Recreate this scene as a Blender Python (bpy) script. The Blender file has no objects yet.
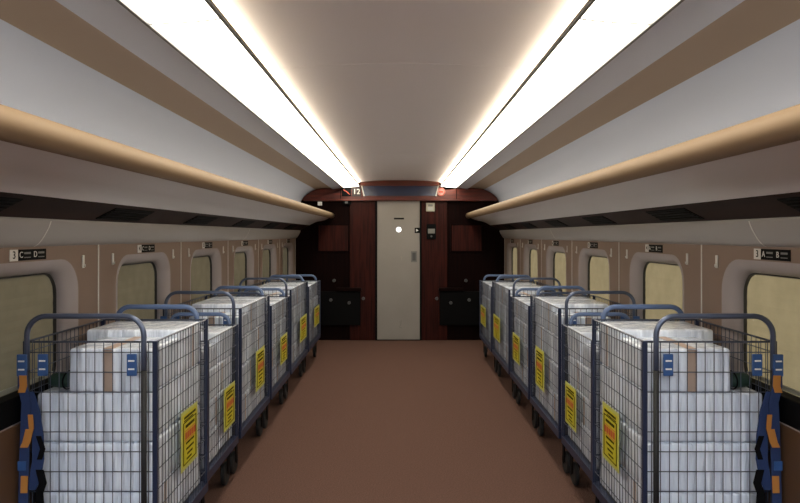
import bpy, bmesh, math, random
from mathutils import Vector, Matrix, noise
random.seed(7)
S = bpy.context.scene
COL = S.collection
PI = math.pi
Y0, Y1 = -8.0, 9.14          # carriage interior, behind the camera to the end wall
XW = 1.49                    # side wall

# ------------------------------------------------------------------ materials
def mat(name, color, rough=.5, metal=0, spec=.5, bump=0, bdist=.01, bscale=40, var=0, vscale=8, stretch=(1,1,1), coat=0, color2=None):
    m = bpy.data.materials.new(name); m.use_nodes = True
    nt = m.node_tree; b = nt.nodes['Principled BSDF']
    b.inputs['Base Color'].default_value = (*color, 1)
    b.inputs['Roughness'].default_value = rough
    b.inputs['Metallic'].default_value = metal
    b.inputs['Specular IOR Level'].default_value = spec
    b.inputs['Coat Weight'].default_value = coat
    tc = nt.nodes.new('ShaderNodeTexCoord')
    mp = nt.nodes.new('ShaderNodeMapping'); mp.inputs['Scale'].default_value = stretch
    nt.links.new(tc.outputs['Object'], mp.inputs['Vector'])
    if var or color2:
        n = nt.nodes.new('ShaderNodeTexNoise'); n.inputs['Scale'].default_value = vscale; n.inputs['Detail'].default_value = 5
        nt.links.new(mp.outputs[0], n.inputs['Vector'])
        r = nt.nodes.new('ShaderNodeValToRGB')
        c2 = color2 or tuple(c*(1-var) for c in color)
        c1 = color if color2 else tuple(min(1, c*(1+var)) for c in color)
        r.color_ramp.elements[0].position = .35; r.color_ramp.elements[1].position = .65
        r.color_ramp.elements[0].color = (*c2, 1); r.color_ramp.elements[1].color = (*c1, 1)
        nt.links.new(n.outputs['Fac'], r.inputs['Fac']); nt.links.new(r.outputs[0], b.inputs['Base Color'])
    if bump:
        n2 = nt.nodes.new('ShaderNodeTexNoise'); n2.inputs['Scale'].default_value = bscale; n2.inputs['Detail'].default_value = 3
        nt.links.new(mp.outputs[0], n2.inputs['Vector'])
        bp = nt.nodes.new('ShaderNodeBump'); bp.inputs['Strength'].default_value = bump; bp.inputs['Distance'].default_value = bdist
        nt.links.new(n2.outputs['Fac'], bp.inputs['Height']); nt.links.new(bp.outputs[0], b.inputs['Normal'])
    return m
def emis(name, color, strength):
    m = bpy.data.materials.new(name); m.use_nodes = True
    nt = m.node_tree; nt.nodes.clear()
    e = nt.nodes.new('ShaderNodeEmission'); o = nt.nodes.new('ShaderNodeOutputMaterial')
    e.inputs[0].default_value = (*color, 1); e.inputs[1].default_value = strength
    nt.links.new(e.outputs[0], o.inputs[0]); return m
def blindmat():
    m = bpy.data.materials.new('blind_cloth'); m.use_nodes = True
    nt = m.node_tree; nt.nodes.clear()
    o = nt.nodes.new('ShaderNodeOutputMaterial'); mx = nt.nodes.new('ShaderNodeMixShader')
    d = nt.nodes.new('ShaderNodeBsdfDiffuse'); t = nt.nodes.new('ShaderNodeBsdfTranslucent')
    tc = nt.nodes.new('ShaderNodeTexCoord'); n = nt.nodes.new('ShaderNodeTexNoise'); n.inputs['Scale'].default_value = 9; n.inputs['Detail'].default_value = 6
    r = nt.nodes.new('ShaderNodeValToRGB')
    r.color_ramp.elements[0].position = .3; r.color_ramp.elements[1].position = .7
    r.color_ramp.elements[0].color = (.24,.205,.13,1); r.color_ramp.elements[1].color = (.28,.24,.155,1)
    nt.links.new(tc.outputs['Object'], n.inputs['Vector']); nt.links.new(n.outputs['Fac'], r.inputs['Fac'])
    nt.links.new(r.outputs[0], d.inputs[0]); nt.links.new(r.outputs[0], t.inputs[0])
    mx.inputs[0].default_value = .35
    nt.links.new(d.outputs[0], mx.inputs[1]); nt.links.new(t.outputs[0], mx.inputs[2]); nt.links.new(mx.outputs[0], o.inputs[0])
    return m
M = dict(
 carpet=mat('carpet', (.122,.068,.053), .95, spec=.1, bump=.8, bscale=180, var=.16, vscale=110),
 panel=mat('wall_panel', (.215,.148,.112), .42, spec=.4, var=.02, vscale=3),
 reveal=mat('window_surround', (.33,.29,.285), .45, spec=.35),
 rail=mat('rail_panel', (.33,.31,.295), .4, spec=.4),
 pale=mat('ceiling_panel', (.80,.80,.87), .5, spec=.3),
 pale2=mat('side_ceiling_panel', (.52,.56,.66), .5, spec=.35),
 tan=mat('tan_moulding', (.25,.17,.10), .6, spec=.25),
 tan_shade=mat('cove_warm_shade', (.30,.218,.155), .6, spec=.3),  # warm reflected shading of the side ceiling, put into the colour
 under=mat('rack_underside', (.78,.77,.77), .5, spec=.3),
 dstrip=mat('dark_wood_strip', (.022,.008,.005), .6, spec=.15, var=.3, vscale=3, stretch=(1,.2,6)),
 black=mat('matte_black', (.004,.004,.0045), .6, spec=.06),
 wood=mat('dark_redwood', (.042,.0075,.0045), .45, spec=.1, color2=(.016,.0035,.0025), vscale=4, stretch=(9,9,.5)),
 woodr=mat('redwood_header', (.115,.018,.009), .35, spec=.4, color2=(.06,.010,.006), vscale=4, stretch=(1,5,9)),
 woodk=mat('black_redwood', (.008,.0022,.0018), .6, spec=.04, color2=(.004,.0014,.0014), vscale=4, stretch=(9,9,.5)),
 door=mat('door_laminate', (.27,.25,.23), .45, var=.04, vscale=2.5),
 steel=mat('brushed_steel', (.42,.42,.40), .35, metal=.7),
 dsteel=mat('dark_steel', (.10,.10,.10), .4, metal=.6),
 seam=mat('pale_seam', (.62,.60,.56), .4),
 white=mat('white_plastic', (.8,.8,.8), .4),
 navy=mat('navy_paint', (.018,.026,.062), .4, metal=.2),
 hoop=mat('grey_blue_tube', (.105,.13,.20), .33, metal=.45),
 grip=mat('blue_handle_plastic', (.10,.15,.28), .38),
 wire=mat('dark_wire', (.06,.07,.10), .4, metal=.4),
 clip=mat('blue_buckle', (.03,.085,.24), .4),
 strap=mat('blue_webbing', (.012,.03,.105), .8, bump=.3, bscale=200),
 orange=mat('orange_webbing', (.42,.17,.03), .7),
 green=mat('dark_green_cloth', (.006,.028,.02), .7, bump=.3, bscale=60),
 film=mat('white_wrapped_parcel', (.84,.90,1.0), .22, spec=.6, bump=1.0, bdist=.035, bscale=8, vscale=10, stretch=(2.6,2.6,.28), coat=.6, color2=(.64,.70,.82)),
 tape=mat('brown_cardboard', (.36,.27,.22), .6, var=.1),
 yellow=mat('yellow_sheet', (.50,.44,.012), .5),
 pale_yellow=mat('pale_yellow_border', (.44,.45,.12), .5),
 red=mat('red_print', (.42,.05,.02), .5),
 gasket=mat('grey_gasket', (.035,.035,.034), .5),
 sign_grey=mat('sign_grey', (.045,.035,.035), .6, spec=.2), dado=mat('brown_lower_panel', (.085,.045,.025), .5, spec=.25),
 rubber=mat('black_rubber', (.01,.01,.011), .7),
 navyglass=mat('dark_display_glass', (.008,.012,.026), .15, color2=(.018,.030,.085), vscale=1.5),
 pink=mat('pink_sign', (.42,.22,.19), .5),
 dark_grey=mat('grey_plate', (.16,.16,.15), .5),
 beige=mat('beige_plate', (.36,.34,.27), .5),
 blind=blindmat(),
 lamp=emis('lit_diffuser', (1,.91,.74), 4.3), cool_fill=emis('cool_fill_diffuser', (.80,.90,1), 13),  # cool one: added fill, colder and brighter, for unseen rear segments
 warm=emis('warm_cove_lamp', (1,.76,.48), 4.6),
 glint=emis('door_lens_glint', (1,1,.96), 1.5),  # reflection on the door peephole, put in as emission
)

# ------------------------------------------------------------------ helpers
def tag(o, label=None, cat=None, group=None, kind=None):
    if label: o['label'] = label
    if cat: o['category'] = cat
    if group: o['group'] = group
    if kind: o['kind'] = kind
    return o
def empty(name, loc, label=None, cat=None, group=None, kind=None):
    o = bpy.data.objects.new(name, None); COL.objects.link(o); o.location = loc; o.empty_display_size = .1
    return tag(o, label, cat, group, kind)
def obj(name, bm, m, parent=None, smooth=False, base=None):
    """mesh in world coordinates; parented objects keep world place"""
    bmesh.ops.recalc_face_normals(bm, faces=bm.faces[:])
    me = bpy.data.meshes.new(name)
    off = Vector(base) if base is not None else None
    if parent is not None:
        p = Vector((0,0,0)); q = parent
        while q: p += q.location; q = q.parent
        if off is None: off = p
        loc = off - p
    else:
        loc = off if off is not None else Vector((0,0,0))
    if off is not None: bmesh.ops.translate(bm, verts=bm.verts[:], vec=-off)
    bm.to_mesh(me); bm.free()
    if smooth:
        for f in me.polygons: f.use_smooth = True
    me.materials.append(M[m] if isinstance(m, str) else m)
    o = bpy.data.objects.new(name, me); COL.objects.link(o); o.location = loc
    if parent is not None: o.parent = parent
    return o
def box(bm, x0, x1, y0, y1, z0, z1, bev=0, seg=2):
    t = bmesh.new()
    bmesh.ops.create_cube(t, size=1)
    bmesh.ops.scale(t, vec=(abs(x1-x0), abs(y1-y0), abs(z1-z0)), verts=t.verts[:])
    bmesh.ops.translate(t, vec=((x0+x1)/2, (y0+y1)/2, (z0+z1)/2), verts=t.verts[:])
    if bev: bmesh.ops.bevel(t, geom=t.edges[:], offset=bev, segments=seg, affect='EDGES', profile=.5)
    me = bpy.data.meshes.new('t'); t.to_mesh(me); t.free(); bm.from_mesh(me); bpy.data.meshes.remove(me)
    return bm
def B(*a, **k): return box(bmesh.new(), *a, **k)
def tube(bm, pts, r, n=8, flat=None, caps=True):
    """sweep a circle (or an ellipse, flat=(rx, rz)) along pts"""
    pts = [Vector(p) for p in pts]; rings = []
    up0 = None
    for i, p in enumerate(pts):
        a = pts[max(i-1, 0)]; c = pts[min(i+1, len(pts)-1)]
        d = (c-a).normalized()
        if up0 is None:
            up0 = Vector((0,1,0)) if abs(d.y) < .9 else Vector((0,0,1))
        u = (up0 - d*up0.dot(d)).normalized(); v = d.cross(u); up0 = u
        ru, rv = flat if flat else (r, r)
        rings.append([bm.verts.new(p + u*math.cos(2*PI*k/n)*ru + v*math.sin(2*PI*k/n)*rv) for k in range(n)])
    for a, b in zip(rings, rings[1:]):
        for k in range(n):
            bm.faces.new((a[k], a[(k+1)%n], b[(k+1)%n], b[k]))
    if caps:
        bm.faces.new(rings[0][::-1]); bm.faces.new(rings[-1])
    return bm
def disc(bm, c, r, axis, th, n=24):
    c = Vector(c); d = {'x': Vector((1,0,0)), 'y': Vector((0,1,0)), 'z': Vector((0,0,1))}[axis]*th/2
    return tube(bm, [c-d, c+d], r, n)
def extrude_profile(bm, prof, y0, y1, s=1, ny=1):
    """prof: open list of (x,z); swept along Y as a thin solid sheet strip"""
    cols = []
    for j in range(ny+1):
        y = y0+(y1-y0)*j/ny
        cols.append([bm.verts.new((s*x, y, z)) for x, z in prof])
    for a, b in zip(cols, cols[1:]):
        for i in range(len(prof)-1):
            bm.faces.new((a[i], a[i+1], b[i+1], b[i]))
    return bm
def closed_profile(bm, prof, y0, y1, s=1):
    n = len(prof)
    a = [bm.verts.new((s*x, y0, z)) for x, z in prof]; b = [bm.verts.new((s*x, y1, z)) for x, z in prof]
    for i in range(n): bm.faces.new((a[i], a[(i+1)%n], b[(i+1)%n], b[i]))
    bm.faces.new(a); bm.faces.new(b[::-1])
    return bm
def curve2(p, n=8):
    """catmull-rom through 2-D points"""
    out = []
    P = [p[0]] + list(p) + [p[-1]]
    for i in range(1, len(P)-2):
        for k in range(n):
            t = k/n
            q = []
            for c in (0, 1):
                a, b, d, e = P[i-1][c], P[i][c], P[i+1][c], P[i+2][c]
                q.append(.5*((2*b)+(-a+d)*t+(2*a-5*b+4*d-e)*t*t+(-a+3*b-3*d+e)*t**3))
            out.append(tuple(q))
    out.append(tuple(p[-1])); return out
def text_bm(s, size, loc, rot, ext=.0006, align='CENTER'):
    cu = bpy.data.curves.new('t', 'FONT'); cu.body = s; cu.size = size; cu.extrude = ext; cu.align_x = align; cu.align_y = 'CENTER'
    o = bpy.data.objects.new('t', cu); COL.objects.link(o)
    dg = bpy.context.evaluated_depsgraph_get(); me = bpy.data.meshes.new_from_object(o.evaluated_get(dg))
    bm = bmesh.new(); bm.from_mesh(me)
    bmesh.ops.transform(bm, matrix=Matrix.Translation(loc) @ rot, verts=bm.verts[:])
    bpy.data.objects.remove(o); bpy.data.curves.remove(cu); bpy.data.meshes.remove(me)
    return bm
def struct(name, bm, m, smooth=False, label=None):
    o = obj(name, bm, m, smooth=smooth); tag(o, label, None, None, 'structure'); return o

# ------------------------------------------------------------------ setting
struct('floor', B(-1.62, 1.62, Y0, Y1, -.05, 0), 'carpet', label='brown carpet aisle floor of the carriage')
struct('wall_end', B(-1.62, 1.62, Y1, Y1+.06, 0, 2.42), 'woodk', label='dark wooden end wall of the carriage')
struct('wall_rear', B(-1.62, 1.62, Y0-.06, Y0, 0, 2.42), 'panel', label='plain rear wall behind the camera')
cp = curve2([(-.60,2.245),(-.45,2.262),(-.2,2.275),(0,2.28),(.2,2.275),(.45,2.262),(.60,2.245)], 4)
cprof = cp + [(.60,2.36),(-.60,2.36)]
cl = struct('ceiling', closed_profile(bmesh.new(), cprof, Y0, Y1), 'pale', label='pale grey central ceiling panel')
for y in (-7, -3.7, -.4, 2.9, 6.2):
    bm = bmesh.new()
    closed_profile(bm, [(x, z-.0012) for x, z in cp]+[(x, z+.002) for x, z in reversed(cp)], y, y+.004)
    obj('ceiling_seam', bm, 'pale', cl)

SEAMS = [3.16+1.19*k for k in range(-9, 6)]
def rrect(cy, cz, hy, hz, r, n=8):
    pts = []
    for qy, qz, a0 in ((1,1,0), (-1,1,PI/2), (-1,-1,PI), (1,-1,3*PI/2)):
        for k in range(n+1):
            a = a0 + PI/2*k/n
            pts.append((cy+qy*(hy-r)+r*math.cos(a), cz+qz*(hz-r)+r*math.sin(a)))
    return pts
WZ0, WZ1 = .765, 1.393
wcount = 0
def build_side(s):
    global wcount
    side = 'left' if s < 0 else 'right'
    bm = bmesh.new()
    centers = []
    edges = [Y0] + [y for y in SEAMS if Y0 < y < Y1-.2] + [Y1]
    for a, b in zip(edges, edges[1:]):
        cy = (a+b)/2
        if b-a < .95:
            f = [bm.verts.new((s*XW, y, z)) for y, z in ((a,0),(b,0),(b,1.47),(a,1.47))]; bm.faces.new(f); continue
        centers.append(cy)
        o = [bm.verts.new((s*XW, y, z)) for y, z in ((a,0),(b,0),(b,1.47),(a,1.47))]
        oe = [bm.edges.new((o[i], o[(i+1)%4])) for i in range(4)]
        iv = [bm.verts.new((s*XW, y, z)) for y, z in rrect(cy, (WZ0+WZ1)/2, .40, (WZ1-WZ0)/2, .15)]
        ie = [bm.edges.new((iv[i], iv[(i+1)%len(iv)])) for i in range(len(iv))]
        bmesh.ops.triangle_fill(bm, use_beauty=True, edges=oe+ie)
    w = struct('wall_'+side, bm, 'panel', label='taupe moulded %s side wall of the carriage' % side)
    for y in SEAMS:
        if y > Y0+.1: obj('panel_seam', B(s*(XW-.003), s*XW, y-.004, y+.004, .0, 1.455), 'seam', w)
    for cy in centers:
        wcount += 1
        # surround: rounded reveal going outward from the wall
        rings = []
        zc, hz = (WZ0+WZ1)/2, (WZ1-WZ0)/2
        zi, hzi = (.835+1.335)/2, .25
        for k in range(9):
            t = k/8
            x = XW + .060*(t**1.5)
            u = math.sin(t*PI/2)**.85
            hy = .40-.085*u; hzz = hz+(hzi-hz)*u; zz = zc+(zi-zc)*u; r = .15-.055*u
            rings.append([(x, p, q) for p, q in rrect(cy, zz, hy, hzz, r)])
        bm = bmesh.new()
        vs = [[bm.verts.new((s*x, p, q)) for x, p, q in r] for r in rings]
        n = len(vs[0])
        for a, b in zip(vs, vs[1:]):
            for i in range(n): bm.faces.new((a[i], a[(i+1)%n], b[(i+1)%n], b[i]))
        win = struct('window_%d' % wcount, bm, 'reveal', smooth=True, label='rounded carriage window with drawn blind on the %s wall' % side)
        # gasket
        bm = bmesh.new()
        A = [rrect(cy, zi, .316, .251, .096), rrect(cy, zi, .309, .244, .090)]
        xx = XW+.057
        va = [bm.verts.new((s*xx, p, q)) for p, q in A[0]]; vb = [bm.verts.new((s*(xx-.004), p, q)) for p, q in A[1]]
        vc = [bm.verts.new((s*(xx+.015), p, q)) for p, q in A[1]]
        for i in range(n):
            j = (i+1) % n
            bm.faces.new((va[i], va[j], vb[j], vb[i])); bm.faces.new((vb[i], vb[j], vc[j], vc[i]))
        obj('gasket', bm, 'gasket', win)
        # sill strip below the blind (dark)
        obj('sill', B(s*(XW-.003), s*(XW+.062), cy-.335, cy+.335, .768, .872, bev=.006), 'black', win)
        # blind: one gently ribbed sheet
        bm = bmesh.new()
        nz = 24; c0 = []; 
        for k in range(nz+1):
            z = .80+(1.36-.80)*k/nz; x = XW+.068+.0012*(k % 2)
            c0.append([bm.verts.new((s*x, y, z)) for y in (cy-.33, cy+.33)])
        for a, b in zip(c0, c0[1:]): bm.faces.new((a[0], a[1], b[1], b[0]))
        obj('blind', bm, 'blind', win)
        obj('blind_pull', B(s*(XW+.060), s*(XW+.067), cy-.30, cy+.30, .872, .892, bev=.002), 'beige', win)
    return centers
cl_ = build_side(-1); cr_ = build_side(1)

# outer skin behind blinds is left open to daylight; side ceiling, rails, racks
trim_n = 0
def trim(bm, m, label, smooth=True):
    global trim_n; trim_n += 1
    return struct('trim_%d' % trim_n, bm, m, smooth=smooth, label=label)
for s in (-1, 1):
    side = 'left' if s < 0 else 'right'
    # grey strip outside the light
    trim(closed_profile(bmesh.new(), [(.809,2.172),(.955,2.150),(.96,2.40),(.809,2.40)], Y0, Y1, s), 'pale2', 'pale grey strip beside the %s ceiling light' % side, False)
    # ceiling cove, its tan colour stands in for warm shade
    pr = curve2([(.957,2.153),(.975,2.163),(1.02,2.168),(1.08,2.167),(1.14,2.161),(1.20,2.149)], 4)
    trim(extrude_profile(bmesh.new(), pr, Y0, Y1, s), 'tan_shade', 'ceiling cove with warm shade painted tan above the %s luggage rack' % side)
    pr = curve2([(1.20,2.149),(1.26,2.126),(1.33,2.078),(1.39,2.015),(1.435,1.935),(1.465,1.85),(1.48,1.77),(1.49,1.70)], 4)
    trim(extrude_profile(bmesh.new(), pr, Y0, Y1, s), 'pale2', 'curved pale upper side panel above the %s luggage rack' % side)
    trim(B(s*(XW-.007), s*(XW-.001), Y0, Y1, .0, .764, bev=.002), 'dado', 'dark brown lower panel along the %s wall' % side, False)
    # outer light-tight shell
    trim(B(s*1.60, s*1.62, Y0, Y1, 1.40, 2.42), 'pale2', 'outer shell behind the %s upper panel' % side, False)
    trim(B(s*.90, s*1.62, Y0, Y1, 2.40, 2.42), 'pale2', 'outer roof above the %s rack' % side, False)
    # curved rail above the windows
    pr = curve2([(1.49,1.452),(1.474,1.462),(1.455,1.485),(1.432,1.525),(1.42,1.556),(1.424,1.566)], 5) + [(1.60,1.566),(1.60,1.452)]
    rl = trim(closed_profile(bmesh.new(), pr, Y0, Y1, s), 'rail', 'curved grey rail above the %s windows' % side, False)
    for p in rl.data.polygons: p.use_smooth = True
    rl.data.set_sharp_from_angle(angle=math.radians(50))
    pr = curve2([(1.489,1.452),(1.473,1.462),(1.454,1.485),(1.431,1.525),(1.419,1.556)], 5)
    for y in (-7.75, -4.3, -.85, 2.60, 6.05):
        b = closed_profile(bmesh.new(), pr+[(x+.006, z+.001) for x, z in reversed(pr)], y, y+.008, s)
        obj('rail_seam', b, 'seam', rl)
    # dark wood strip between rail and rack
    ds = trim(closed_profile(bmesh.new(), [(1.425,1.566),(1.288,1.636),(1.30,1.66),(1.55,1.66),(1.55,1.566)], Y0, Y1, s), 'dstrip', 'dark wood strip under the %s luggage rack' % side, False)
    # luggage rack
    rk = empty('luggage_rack', (s*1.2, 4.0, 1.7), 'long %s overhead luggage rack with rounded tan front edge' % side, 'luggage rack', 'overhead luggage racks')
    pu = curve2([(1.010,1.742),(1.07,1.714),(1.12,1.700),(1.18,1.690),(1.225,1.674),(1.292,1.638)], 4) + [(1.47,1.70),(1.47,1.76),(1.02,1.80)]
    u = obj('shelf', closed_profile(bmesh.new(), pu, Y0+.01, Y1-.01, s), 'under', rk)
    for p in u.data.polygons: p.use_smooth = True
    u.data.set_sharp_from_angle(angle=math.radians(35))
    ns = [(.98+.043*math.cos(2*PI*k/24)*1.05, 1.776+.043*math.sin(2*PI*k/24)) for k in range(24)]
    u = obj('front_edge', closed_profile(bmesh.new(), ns, Y0+.01, Y1-.012, s), 'tan', rk)
    for p in u.data.polygons: p.use_smooth = len(p.vertices) == 4
    # vents in the dark strip
    for k, y in enumerate([3.18+1.19*j-1.19*3 for j in range(8)]):
        if y < 1.5: continue
        words = ['nearest', 'second nearest', 'third nearest', 'fourth', 'fifth', 'farthest']
        lab = 'black slotted vent in %s dark wood strip, %s from the camera' % (side, words[[z for z in [3.18+1.19*j-1.19*3 for j in range(8)] if z >= 1.5].index(y)])
        ve = empty('air_vent', (s*1.35, y, 1.60), lab, 'vent', 'vents along the dark strips')
        d = Vector((-.137,.07)).normalized(); nn = Vector((-d.y, d.x))  # outwards-down normal
        c = Vector((1.3565,1.601)); 
        def q(a, h): 
            v = c + d*a + Vector((-.4546,-.8907))*h
            return (v.x, v.y)
        obj('frame', closed_profile(bmesh.new(), [q(-.055,-.001),q(.055,-.001),q(.052,.004),q(-.052,.004)], y-.23, y+.23, s), 'black', ve)
        for a in (-.035,-.012,.012,.035):
            obj('slat', closed_profile(bmesh.new(), [q(a-.006,.003),q(a+.006,.003),q(a+.006,.008),q(a-.006,.006)], y-.22, y+.22, s), 'black', ve)
    # ceiling light
    li = empty('ceiling_light', (s*.68, 4.0, 2.19), 'long glowing strip light along the %s of the ceiling' % side, 'ceiling light', 'two long ceiling strip lights')
    ys = [Y0+.01, -6.4, -4.7, -3.0, -1.33, .35, 2.05, 3.73, 5.42, 7.12, Y1-.02]
    prof = curve2([(.574,2.193),(.63,2.186),(.69,2.181),(.75,2.178),(.798,2.176)], 4)
    for a, b in zip(ys, ys[1:]):
        obj('diffuser', closed_profile(bmesh.new(), prof+[(.798,2.19),(.574,2.205)], a+.002, b-.002, s), 'lamp' if b > .4 else 'cool_fill', li)  # segments behind the camera carry the added cool fill
    for y in ys[1:-1]:
        obj('joint', closed_profile(bmesh.new(), [(x, z-.001) for x, z in prof]+[(.798,2.188),(.574,2.202)], y-.005, y+.005, s), 'dsteel', li)
    obj('edge_trim', closed_profile(bmesh.new(), [(.562,2.187),(.5735,2.187),(.5735,2.202),(.562,2.202)], Y0+.01, Y1-.02, s), 'dsteel', li)
    obj('edge_trim', closed_profile(bmesh.new(), [(.7985,2.168),(.808,2.166),(.808,2.24),(.7985,2.24)], Y0+.01, Y1-.02, s), 'dsteel', li)
    obj('housing', closed_profile(bmesh.new(), [(.60,2.245),(.80,2.245),(.80,2.30),(.60,2.30)], Y0+.01, Y1-.02, s), 'white', li)
    obj('cove_lamp', closed_profile(bmesh.new(), [(.585,2.206),(.597,2.206),(.597,2.240),(.585,2.240)], Y0+.01, Y1-.03, s), 'warm', li)

# coat hooks beside the panel seams and seat number signs
RL = Matrix.Rotation(PI/2, 4, 'Z') @ Matrix.Rotation(PI/2, 4, 'X')
RR = Matrix.Rotation(-PI/2, 4, 'Z') @ Matrix.Rotation(PI/2, 4, 'X')
ordw = ['nearest','second','third','fourth','fifth','farthest']
for s in (-1, 1):
    side = 'left' if s < 0 else 'right'
    for k, sy in enumerate([y for y in SEAMS if 3 < y < 8.6]):
        for d, w in ((-.155,'near'), (.155,'far')):
            hk = empty('coat_hook', (s*XW, sy+d, 1.39), 'pale coat hook on %s wall, %s side of the %s panel seam' % (side, w, ordw[k]), 'hook', 'coat hooks between the windows')
            obj('plate', B(s*(XW-.006), s*XW, sy+d-.009, sy+d+.009, 1.345, 1.405, bev=.002), 'seam', hk)
            bm = tube(bmesh.new(), [(s*(XW-.005), sy+d, 1.352), (s*(XW-.010), sy+d, 1.351), (s*(XW-.011), sy+d, 1.362)], .0035, 8)
            obj('peg', bm, 'seam', hk, smooth=True)
    for k, cy in enumerate([3.755-1.19+1.19*j for j in range(6)]):
        if cy > 8.7: continue
        row = 3+k
        y0, y1 = cy-.125, cy+.125
        sg = empty('seat_sign', (s*XW, cy, 1.42), 'small seat number sign %d above the %s window on %s wall' % (row, ordw[k], side), 'sign', 'seat number signs above the windows')
        # the number square: nearest end on the left wall, farthest end on the right wall
        if s < 0: ns0, ns1, bs0, bs1 = y0, y0+.052, y0+.052, y1
        else:     ns0, ns1, bs0, bs1 = y1-.052, y1, y0, y1-.052
        obj('number_plate', B(s*(XW-.003), s*XW, ns0, ns1, 1.399, 1.443), 'seam', sg)
        obj('seat_plate', B(s*(XW-.003), s*XW, bs0, bs1, 1.399, 1.443), 'black', sg)
        R_ = RL if s < 0 else RR
        X = s*(XW-.0036)
        obj('digit', text_bm(str(row), .042, (X, (ns0+ns1)/2, 1.421), R_), 'black', sg)
        a, b = ('C', 'D') if s < 0 else ('A', 'B')
        f = -s  # reading direction along +Y on the left wall, along -Y on the right
        st = bs0 if f > 0 else bs1
        obj('letter', text_bm(a, .034, (X, st+f*.020, 1.421), R_), 'seam', sg)
        obj('letter', text_bm(b, .034, (X, st+f*.118, 1.421), R_), 'seam', sg)
        for off in (.040, .138):
            bm = bmesh.new()
            box(bm, X, X+s*.001, st+f*off, st+f*(off+.045), 1.424, 1.432)
            box(bm, X, X+s*.001, st+f*off, st+f*(off+.045), 1.409, 1.4125)
            obj('small_print', bm, 'dark_grey', sg)

# ------------------------------------------------------------------ end wall
YE = Y1
def ex(px): return (px-400)/70.0
def ez(py): return 1.5+(235-py)/70.0
# red-brown panels flanking the door
def wood_panel(x0, x1, z0, z1, th, m, name, label):
    p = struct(name, B(x0, x1, YE-th, YE, z0, z1, bev=.004), m, label=label); return p
wood_panel(ex(350), ex(375.3), 0, 1.985, .03, 'wood', 'trim_%d' % (trim_n+1), 'redwood panel left of the end door')
wood_panel(ex(421.5), ex(447), 0, 1.985, .03, 'wood', 'trim_%d' % (trim_n+2), 'redwood panel right of the end door')
trim_n += 2
# header with rounded ends
tl = curve2([(-1.385,1.99),(-1.365,2.035),(-1.29,2.095),(-1.18,2.145),(-1.0,2.163),(-.80,2.166)], 5)
mid = curve2([(-.56,2.20),(-.52,2.262),(-.3,2.272),(0,2.276),(.3,2.272),(.52,2.262),(.56,2.20)], 4)
prof = [(-1.37,1.985)] + tl + [(-.79,2.15),(-.565,2.15)] + mid + [(.565,2.15),(.79,2.15)] + [(-x, z) for x, z in reversed(tl)] + [(1.37,1.985)]
bm = bmesh.new()
a = [bm.verts.new((x, YE-.07, z)) for x, z in prof]; b = [bm.verts.new((x, YE-.0, z)) for x, z in prof]
for i in range(len(prof)): bm.faces.new((a[i], a[(i+1)%len(prof)], b[(i+1)%len(prof)], b[i]))
fa = bm.faces.new(a); fb = bm.faces.new(b[::-1]); bmesh.ops.triangulate(bm, faces=[fa, fb])
trim_n += 1
hd = struct('trim_%d' % trim_n, bm, 'woodr', label='red-brown wooden header above the end door')
obj('lip', B(-1.36, 1.36, YE-.085, YE-.07, 1.985, 2.003, bev=.003), 'woodr', hd)
for x in (ex(341), ex(456)): obj('joint', B(x-.005, x+.005, YE-.0715, YE-.069, 2.004, 2.15), 'black', hd)
obj('lip', B(-.55, .55, YE-.085, YE-.07, 2.205, 2.222, bev=.003), 'woodr', hd)
# display panel
dp = empty('display_panel', (0, YE-.07, 2.06), 'long dark blue display panel in the header above the door', 'display')
bm = bmesh.new(); pr = [(-.50,2.055),(.50,2.055),(.535,2.195),(-.535,2.195)]
a = [bm.verts.new((x, YE-.078-(z-2.055)*.0, z)) for x, z in pr]; b = [bm.verts.new((x, YE-.0701, z)) for x, z in pr]
for i in range(4): bm.faces.new((a[i], a[(i+1)%4], b[(i+1)%4], b[i]))
bm.faces.new(a); obj('screen', bm, 'navyglass', dp)
for s in (-1, 1):
    bm = bmesh.new(); pr = [(s*.50,2.05),(s*.515,2.05),(s*.552,2.198),(s*.535,2.198)]
    a = [bm.verts.new((x, YE-.082, z)) for x, z in pr]; b = [bm.verts.new((x, YE-.0701, z)) for x, z in pr]
    for i in range(4): bm.faces.new((a[i], a[(i+1)%4], b[(i+1)%4], b[i]))
    bm.faces.new(a); obj('end_cap', bm, 'steel', dp)
RE = Matrix.Rotation(PI/2, 4, 'X')
# door
dr = struct('door_1', B(ex(377.3), ex(419.8), YE-.022, YE-.001, .012, 1.985), 'door', label='pale grey sliding end door')
for n_, a in (('door_frame', (ex(375.3), ex(377.3), YE-.04, YE-.001, 0, 1.985)), ('door_frame', (ex(419.8), ex(421.5), YE-.04, YE-.001, 0, 1.985)),
              ('threshold', (ex(377.3), ex(419.8), YE-.045, YE-.001, 0, .011))):
    obj(n_, B(*a), 'black', dr)
obj('slot', B(ex(394), ex(404), YE-.025, YE-.022, 1.722, 1.745, bev=.001), 'black', dr)
obj('lens', disc(bmesh.new(), (ex(398.7), YE-.024, ez(229.6)), .036, 'y', .004), 'glint', dr)
hp = obj('handle', B(ex(411), ex(417), YE-.03, YE-.022, ez(262), ez(251), bev=.003), 'dark_grey', dr)
obj('pull', B(ex(412.3), ex(415.7), YE-.034, YE-.03, ez(260.5), ez(252.5), bev=.002), 'dsteel', hp)
bm = bmesh.new(); tube(bm, [(ex(399.5), YE-.0225, ez(322)), (ex(401.5), YE-.0225, ez(320)), (ex(400.5), YE-.0225, ez(325)), (ex(399), YE-.0225, ez(327)), (ex(402), YE-.0225, ez(327.5))], .003, 6)
obj('scratch', bm, 'dark_grey', dr)
bm = bmesh.new(); tube(bm, [(ex(400.5), YE-.0225, ez(256)), (ex(402), YE-.0225, ez(258)), (ex(401), YE-.0225, ez(260))], .0022, 6)
obj('scratch', bm, 'beige', dr)
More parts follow.
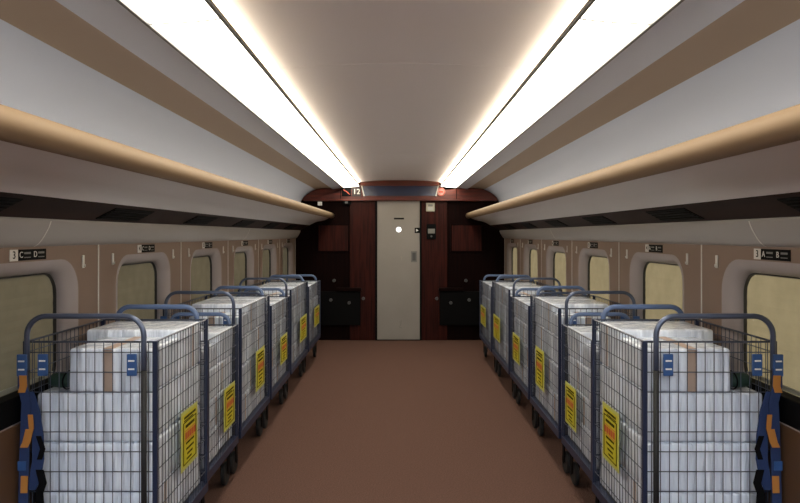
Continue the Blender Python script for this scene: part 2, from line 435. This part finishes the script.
ar = empty('arrow_sign', (ex(417.2), YE-.03, ez(230.5)), 'small black square sign with white arrow on the door', 'sign')
obj('plate', B(ex(414.6), ex(419.7), YE-.026, YE-.0225, ez(233), ez(227.8)), 'black', ar)
bm = bmesh.new()
vs = [bm.verts.new((ex(x), YE-.0275, ez(y))) for x, y in ((416,228.9),(418.6,230.4),(416,231.9))]; bm.faces.new(vs)
r = bmesh.ops.extrude_face_region(bm, geom=bm.faces[:]); bmesh.ops.translate(bm, verts=[v for v in r['geom'] if isinstance(v, bmesh.types.BMVert)], vec=(0,.001,0))
obj('arrow', bm, 'white', ar)
# wall devices right of door
sw = empty('switch_plate', (ex(430), YE-.03, ez(211)), 'small beige square plate right of the door top', 'switch')
obj('plate', B(ex(426), ex(434.5), YE-.040, YE-.030, ez(211.5), ez(203), bev=.002), 'beige', sw)
obj('label', B(ex(428), ex(432.5), YE-.0415, YE-.040, ez(206.5), ez(204.6)), 'dark_grey', sw)
obj('rocker', B(ex(427.6), ex(432.9), YE-.043, YE-.040, ez(210.5), ez(207.3), bev=.001), 'steel', sw)
cb = empty('control_box', (ex(431), YE-.03, ez(239)), 'black and grey control box on the wood right of door', 'control box')
obj('case', B(ex(426.5), ex(435.8), YE-.055, YE-.0295, ez(239), ez(224), bev=.003), 'black', cb)
obj('panel', B(ex(427.8), ex(434.6), YE-.058, YE-.055, ez(233.5), ez(228.8)), 'dark_grey', cb)
obj('button', disc(bmesh.new(), (ex(431.2), YE-.0575, ez(236.3)), .014, 'y', .006), 'dsteel', cb)
sb = empty('wall_switch', (ex(347), YE-.02, ez(203)), 'small black wall box under the carriage number twelve', 'switch')
obj('case', B(ex(343), ex(351.5), YE-.05, YE-.0305, ez(204.5), ez(200.5)+.0, bev=.002), 'black', sb)
obj('button', B(ex(345.3), ex(348), YE-.053, YE-.05, ez(203.6), ez(201.4)), 'dsteel', sb)
# header signs
ns = empty('carriage_number_sign', (ex(352), YE-.07, ez(197)), 'white carriage number 12 on a dark square in the header', 'sign')
obj('plate', B(ex(352.2), ex(361.6), YE-.074, YE-.0701, ez(196.8), ez(187.6)), 'sign_grey', ns)
obj('number', text_bm('12', .105, (ex(356.9), YE-.0755, ez(192.2)), RE, .001), 'seam', ns)
ps = empty('pictogram_sign', (ex(346), YE-.07, ez(197)), 'small black pictogram sign left of the carriage number', 'sign')
obj('plate', B(ex(342.2), ex(351.4), YE-.073, YE-.0701, ez(196.6), ez(188)), 'black', ps)
bm = bmesh.new(); tube(bm, [(ex(343.8), YE-.0745, ez(190)), (ex(347), YE-.0745, ez(192)), (ex(350), YE-.0745, ez(194.8))], .006, 6); obj('mark', bm, 'red', ps)
rs = empty('round_sign', (ex(440.7), YE-.07, ez(197)), 'round pale pink sign in the header right of the display', 'sign')
obj('disc', disc(bmesh.new(), (ex(440.7), YE-.073, ez(192.3)), .060, 'y', .005, 32), 'pink', rs)
bm = bmesh.new()
for k in range(32):
    pass
ring = [(ex(440.7)+.050*math.cos(2*PI*k/32), YE-.077, ez(192.3)+.050*math.sin(2*PI*k/32)) for k in range(33)]
tube(bm, ring, .006, 6, caps=False); obj('ring', bm, 'red', rs)
obj('mark', B(ex(438.7), ex(442.7), YE-.078, YE-.0755, ez(193), ez(191.4)), 'red', rs)
ft = empty('rack_end_fitting', (ex(320), YE-.07, ez(205)), 'small white fitting on end wall above the left rack end', 'fitting')
obj('body', B(ex(318.5), ex(322.2), YE-.09, YE-.0+.0, ez(205.5), ez(202), bev=.004), 'white', ft)
# recessed panels and tables either side
for s in (-1, 1):
    side = 'left' if s < 0 else 'right'
    f = lambda px: s*abs(ex(px))
    pn = empty('wall_panel_frame', (s*.95, YE-.02, 1.3), 'dark rectangular framed panel on the end wall, %s of door' % side, 'panel')
    x0, x1, z0, z1 = sorted((s*.72, s*1.18)) + [ez(252), ez(224)]
    obj('board', B(x0+.01, x1-.01, YE-.012, YE-.001, z0+.01, z1-.01), 'wood', pn)
    for a in ((x0, x1, z0, z0+.02), (x0, x1, z1-.02, z1), (x0, x0+.02, z0+.02, z1-.02), (x1-.02, x1, z0+.02, z1-.02)):
        obj('moulding', B(a[0], a[1], YE-.02, YE-.001, a[2], a[3], bev=.003), 'woodk', pn)
    tb = empty('folding_table', (s*.85, YE-.05, .6), 'black folded table unit on the end wall, %s of the door' % side, 'table')
    obj('board', B(s*.56, s*1.14, YE-.07, YE-.031, .22, .70, bev=.01), 'black', tb)
    obj('ledge', B(s*.55, s*.90, YE-.10, YE-.031, .705, .75, bev=.008), 'woodk', tb)
    for x, z in ((.52,.60), (.72,.54), (.98,.58), (.94,.85)):
        bm = disc(bmesh.new(), (s*x, YE-.078 if z < .8 else YE-.02, z), .022, 'y', .03 if z < .8 else .038)
        k = obj('latch', bm, 'dsteel' , tb)

# ------------------------------------------------------------------ carts
def ubar(bm, xa, xb, y, z0, z1, rad, r, flat=None, n=10, lean=0):
    pts = [(xa, y, z0)]
    sx = 1 if xb > xa else -1
    for k in range(9):
        a = PI/2*k/8
        pts.append((xa+sx*rad*(1-math.cos(a)), y+lean*(1), z1-rad+rad*math.sin(a)))
    for k in range(9):
        a = PI/2*k/8
        pts.append((xb-sx*rad*(1-math.sin(a)), y+lean, z1-rad+rad*math.cos(a)))
    pts.append((xb, y, z0))
    return tube(bm, pts, r, n, flat)
def caster(root, x, y, ztop, s):
    bm = bmesh.new()
    box(bm, x-.030, x+.030, y-.035, y+.035, ztop-.012, ztop-.0005)
    for dx in (-.020, .020):
        vs = [(ztop-.012, y-.028), (ztop-.012, y+.028), (.075, y+.012+.02), (.058, y+.02), (.075, y-.004+.0)]
        a = [bm.verts.new((x+dx-.002, yy, zz)) for zz, yy in vs]; b = [bm.verts.new((x+dx+.002, yy, zz)) for zz, yy in vs]
        for i in range(5): bm.faces.new((a[i], a[(i+1)%5], b[(i+1)%5], b[i]))
        bm.faces.new(a); bm.faces.new(b[::-1])
    c = obj('caster', bm, 'black', root)
    bm = bmesh.new(); cy = y+.015; n = 28
    prof = [(-.013,.02),(-.013,.060),(-.008,.068),(.008,.068),(.013,.060),(.013,.02)]
    rings = [[bm.verts.new((x+p, cy+q*math.cos(2*PI*k/n), .0685+q*math.sin(2*PI*k/n))) for k in range(n)] for p, q in prof]
    for a, b in zip(rings, rings[1:]):
        for k in range(n): bm.faces.new((a[k], a[(k+1)%n], b[(k+1)%n], b[k]))
    bm.faces.new(rings[0]); bm.faces.new(rings[-1][::-1])
    obj('wheel', bm, 'rubber', c)

ORD = ['nearest', 'second', 'third', 'fourth', 'fifth', 'farthest']
BOT = .235
def cart(s, idx, xi, xo, y0, y1, H, front, lab):
    side = 'left' if s < 0 else 'right'
    pos = ('%s cart in the %s row' % (ORD[idx], side))
    extra = ['with buckled straps on its front', 'low wire sides', 'with buckles on its front hoop', 'low wire sides', 'with tall front hoop', 'beside the end wall'][idx]
    root = empty('roll_cart', (s*(xi+xo)/2, (y0+y1)/2, 0), 'blue wire roll cart, %s, %s' % (pos, extra), 'cart', 'roll carts in two rows')
    X = lambda v: s*v
    # base frame
    bm = bmesh.new()
    box(bm, X(xi), X(xi+.03), y0, y1, BOT, BOT+.045); box(bm, X(xo-.03), X(xo), y0, y1, BOT, BOT+.045)
    box(bm, X(xi+.03), X(xo-.03), y0, y0+.03, BOT, BOT+.045); box(bm, X(xi+.03), X(xo-.03), y1-.03, y1, BOT, BOT+.045)
    obj('base_frame', bm, 'navy', root)
    obj('deck', B(X(xi+.0305), X(xo-.0305), y0+.0305, y1-.0305, BOT+.02, BOT+.04), 'dsteel', root)
    for a in (xi+.065, xo-.065):
        for b in (y0+.045, y1-.075): caster(root, X(a), b, BOT, s)
    # corner posts
    for a in (xi+.009, xo-.009):
        for b in (y0+.009, y1-.009):
            obj('post', B(X(a-.009), X(a+.009), b-.009, b+.009, BOT+.045, H, bev=.002), 'navy', root)
    # wire panels
    w = .0018
    def rod(bm, p, q, r=w): tube(bm, [p, q], r, 5)
    hz = []
    z = H-.045
    while z > BOT+.07: hz.append(z); z -= .078
    for nm, yy in (('front_mesh', y0+.009), ('rear_mesh', y1-.009)):
        bm = bmesh.new(); n = round((xo-xi)/.0355)
        for k in range(1, n): rod(bm, (X(xi+(xo-xi)*k/n), yy-.004, BOT+.046), (X(xi+(xo-xi)*k/n), yy-.004, H-.003))
        for z in hz: rod(bm, (X(xi+.018), yy, z), (X(xo-.018), yy, z), w*1.15)
        rod(bm, (X(xi+.018), yy, H-.004), (X(xo-.018), yy, H-.004), .0042)
        obj(nm, bm, 'wire', root)
    for nm, xx in (('side_mesh', xi+.009), ('side_mesh', xo-.009)):
        bm = bmesh.new(); n = round((y1-y0)/.0345)
        d = -.004 if xx < 1.2 else .004
        for k in range(1, n): rod(bm, (X(xx+d), y0+(y1-y0)*k/n, BOT+.046), (X(xx+d), y0+(y1-y0)*k/n, H-.003), w*.85)
        for z in hz: rod(bm, (X(xx), y0+.018, z), (X(xx), y1-.018, z), w*1.15)
        rod(bm, (X(xx), y0+.018, H-.004), (X(xx), y1-.018, H-.004), .0042)
        obj(nm, bm, 'wire', root)
    # hoops
    ha, hb = xi+.045, xo-.025
    yh = y0-.014
    h1 = ubar(bmesh.new(), X(ha), X(hb), yh, H-.11, H+.10, .075, .0105)
    f = obj('front_hoop', h1, 'hoop', root, smooth=True)
    for a in (ha, hb):
        obj('hoop_leg_sleeve', tube(bmesh.new(), [(X(a), yh, BOT+.03), (X(a), yh, H-.112)], .0105, 10), 'rubber', root, smooth=True)
    yr = y1+.013
    h2 = ubar(bmesh.new(), X(ha+.015), X(hb-.045), yr, BOT+.03, H+.058, .06, .011, flat=(.010,.0125))
    obj('rear_hoop', h2, 'grip', root, smooth=True)
    # warning sheet on the aisle side
    ly0, ly1, lz0, lz1 = front
    xs = xi-.003
    wl = obj('warning_sheet', B(X(xs-.004), X(xs-.002), ly0, ly1, lz0, lz1), 'pale_yellow', root)
    L, Hh = ly1-ly0, lz1-lz0
    xf = xs-.0046
    obj('sheet_face', B(X(xf-.0002), X(xf+.0006), ly0+.07*L, ly1-.07*L, lz0+.06*Hh, lz1-.06*Hh), 'yellow', wl)
    bm = bmesh.new()
    rr = random.Random(5)
    def mark(bm, u0, u1, v0, v1): box(bm, X(xf-.0010), X(xf-.0003), ly0+u0*L, ly0+u1*L, lz0+v0*Hh, lz0+v1*Hh)
    mark(bm, .10,.90,.795,.81); mark(bm, .10,.14,.10,.80); mark(bm, .86,.90,.10,.80); mark(bm, .10,.90,.085,.10)
    for v, u0, u1, hh in ((.88,.16,.86,.04), (.83,.16,.70,.022), (.72,.24,.78,.05), (.43,.26,.76,.035), (.33,.28,.74,.035), (.24,.34,.66,.035), (.16,.30,.60,.03)):
        u = u0
        while u < u1:
            du = rr.uniform(.03,.07); mark(bm, u, min(u+du, u1), v-hh/2, v+hh/2); u += du+.018
    obj('print', bm, 'black', wl)
    bm = bmesh.new(); u = .22
    while u < .78: mark(bm, u, u+.10, .50, .62); u += .13
    mark(bm, .20,.80,.640,.652); mark(bm, .20,.80,.470,.482)
    obj('red_print', bm, 'red', wl)
    # buckles
    if idx % 2 == 0:
        k = 1 if idx == 0 else 1.0
        zt = H-.045
        for cx in (hb+.008, hb-.068, ha+.042):
            yb = yh-.014 if cx > hb else yh-.006
            bk = obj('buckle', B(X(cx-.019), X(cx+.019), yb-.010, yb, zt-.085, zt, bev=.003), 'clip', root)
            for dz in (.026, .058):
                obj('stripe', B(X(cx-.012), X(cx+.012), yb-.0115, yb-.0098, zt-dz-.003, zt-dz+.003), 'white', bk)
        # hanging straps
        def ribbon(nm, m, pts, wd, th=.003):
            bm = bmesh.new(); P = [Vector(p) for p in pts]; rings = []
            for i, p in enumerate(P):
                rings.append([bm.verts.new((X(p.x+a), p.y+b, p.z)) for a, b in ((-wd/2,-th/2),(wd/2,-th/2),(wd/2,th/2),(-wd/2,th/2))])
            for a, b in zip(rings, rings[1:]):
                for q in range(4): bm.faces.new((a[q], a[(q+1)%4], b[(q+1)%4], b[q]))
            bm.faces.new(rings[0]); bm.faces.new(rings[-1][::-1])
            return obj(nm, bm, m, root)
        yq = yh-.018
        def P(u, z, dy=0): return (hb+u, yq+dy, H-z)
        ribbon('strap', 'strap', [P(.006,.10),P(.004,.17,-.004),P(-.012,.23,-.006),P(-.006,.33,-.004),P(.0,.45),P(.002,.60,-.003),P(.002,.70)], .036, .005)
        ribbon('strap', 'strap', [P(-.012,.19,.0045),P(-.035,.26,.0045),P(-.050,.36,.0045),P(-.052,.45,.0045),P(-.040,.52,.0045),P(-.02,.57,.0045)], .045, .003)
        ribbon('strap', 'black', [P(-.055,.36,-.0),P(-.072,.41,-.001),P(-.060,.45,-.002)], .020)
        ribbon('strap', 'black', [P(-.060,.49,-.001),P(-.074,.54,-.004),P(-.060,.58,-.003),P(-.064,.64,-.003)], .030)
        ribbon('orange_tab', 'orange', [P(.0,.125,-.009),P(-.004,.165,-.012),P(.004,.19,-.012)], .028)
        ribbon('orange_tab', 'orange', [P(-.030,.275,-.011),P(-.034,.33,-.011)], .018)
        ribbon('orange_tab', 'orange', [P(-.028,.33,-.013),P(-.016,.38,-.013),P(-.006,.40,-.013)], .030)
        ribbon('orange_tab', 'orange', [P(-.008,.51,-.012),P(-.006,.575,-.012)], .026)
        ribbon('pale_tab', 'clip', [P(.004,.455,-.009),P(.004,.49,-.009)], .032)
    # parcels
    nst = 2 if y1-y0 < .75 else 3
    gy = (y1-y0-.06)/nst
    stn = ['front', 'back'] if nst == 2 else ['front', 'middle', 'back']
    zb = BOT+.046; lh = (H-.012-zb)/4
    lay = ['bottom', 'lower middle', 'upper middle', 'top']
    for j in range(nst):
        for l in range(4):
            rnd = random.Random(100*idx+10*j+l)
            ya = y0+.030+j*gy+.004; yb = ya+gy-.008
            xa = xi+.026+rnd.uniform(0,.006); xb = xo-.024-rnd.uniform(0,.010)
            if l == 3 and j == 0: xb = xa+(xo-xi)*.64
            if l == 3 and j > 0: xb -= .05
            za = zb+l*lh+.0015; zc = zb+(l+1)*lh-.0015-(((.022 if idx == 0 else .045) if j == 0 else -.008) if l == 3 else 0)
            bm = B(xa, xb, ya, yb, za, zc, bev=.012, seg=3)
            lab2 = 'white wrapped parcel, %s layer, %s stack, %s' % (lay[l], stn[j], pos)
            bmesh.ops.subdivide_edges(bm, edges=[e for e in bm.edges if e.calc_length() > .08], cuts=5, use_grid_fill=True)
            sd = Vector((idx*3.1, j*1.7, l*2.3))
            c = Vector(((xa+xb)/2, (ya+yb)/2, (za+zc)/2))
            for v in bm.verts:
                n3 = noise.noise_vector(v.co*9+sd)*.0045
                n3.z *= .2
                v.co += n3
                v.co.x = max(xa, min(xb, v.co.x)); v.co.z = max(za, min(zc, v.co.z)); v.co.y = max(ya-.002, min(yb+.002, v.co.y))
                v.co.x *= s
            pc = obj('parcel', bm, 'film', None, smooth=True, base=(s*c.x, c.y, za))
            tag(pc, lab2, 'parcel', 'white parcels in the carts')
            # cardboard bands
            if l == 3 and j == 0:
                tx = xa+(xb-xa)*.475
                bm = bmesh.new(); box(bm, X(tx), X(tx+.038), ya-.0035, ya-.001, za+.004, zc-.004); box(bm, X(tx), X(tx+.038), ya-.0035, yb, zc, zc+.0012)
                obj('brown_band', bm, 'tape', pc)
            elif (l+j+idx) % 2 == 0:
                ty = ya+(yb-ya)*(.12 if l == 2 else rnd.uniform(.2,.75))
                bm = B(X(xa-.002), X(xa-.0005), ty, ty+.022, za+.006, zc-.006)
                obj('brown_band', bm, 'tape', pc)
    return root, zb, lh

rows = [ # xi, y0, y1, H, sheet(y0,y1,z0,z1)
 (.95, 2.500, 3.170, 1.085, (2.76,2.98,.470,.728)),
 (.985, 3.285, 3.905, .957, (3.56,3.79,.400,.638)),
 (.985, 3.975, 4.845, 1.045, (4.35,4.62,.430,.705)),
 (.985, 4.915, 5.740, .955, (5.24,5.55,.430,.660)),
 (.985, 5.810, 6.850, 1.005, (6.27,6.70,.440,.680)),
 (.985, 6.920, 7.930, .940, (7.32,7.76,.440,.660)),
]
for s in (-1, 1):
    for i, (xi, y0, y1, H, fr) in enumerate(rows):
        root, zb, lh = cart(s, i, xi, 1.474, y0, y1, H, fr, '')
        if i == 0:
            # dark green bag lying beside the top parcel
            side = 'left' if s < 0 else 'right'
            zt = zb+3*lh
            bm = bmesh.new(); n = 14; rings = []
            L = .095
            for k in range(9):
                t = k/8; x = 1.325+L*t
                rr = .030*(.55+.45*math.sin(PI*min(1, .12+t*.88))**.5) if k < 8 else .012
                rings.append([bm.verts.new((s*x, 2.60+rr*1.5*math.cos(2*PI*q/n), zt+.036+(rr*1.1 if math.sin(2*PI*q/n) > 0 else rr)*math.sin(2*PI*q/n))) for q in range(n)])
            for a, b in zip(rings, rings[1:]):
                for q in range(n): bm.faces.new((a[q], a[(q+1)%n], b[(q+1)%n], b[q]))
            bm.faces.new(rings[0]); bm.faces.new(rings[-1][::-1])
            g = obj('cloth_bag', bm, 'green', None, smooth=True, base=(s*1.37, 2.60, zt))
            tag(g, 'dark green cloth bag on the parcels of the nearest cart, %s row' % side, 'bag')
            obj('tie', tube(bmesh.new(), [(s*1.345, 2.60+.050*math.cos(2*PI*q/16), zt+.037+.036*math.sin(2*PI*q/16)) for q in range(17)], .003, 6), 'black', g)

# ------------------------------------------------------------------ daylight, camera, view
w = bpy.data.worlds.new('World'); S.world = w; w.use_nodes = True
bg = w.node_tree.nodes['Background']; bg.inputs[0].default_value = (.8,.88,1,1); bg.inputs[1].default_value = .25
sun = bpy.data.lights.new('sun', 'SUN'); sun.energy = 2.8; sun.angle = .1; sun.color = (1,.93,.75)
so = bpy.data.objects.new('sun', sun); COL.objects.link(so)
so.rotation_euler = Vector((-1,.15,-.35)).to_track_quat('-Z', 'Y').to_euler()

cam = bpy.data.cameras.new('camera'); co = bpy.data.objects.new('camera', cam); COL.objects.link(co)
co.location = (0,0,1.5); co.rotation_euler = (PI/2,0,0)
cam.sensor_width = 36; cam.lens = 28.8; cam.shift_y = -16.5/800; cam.clip_start = .05
S.camera = co
S.view_settings.view_transform = 'Standard'; S.view_settings.look = 'None'; S.view_settings.gamma = 1
S.view_settings.use_curve_mapping = False
S.view_settings.exposure = 1.18
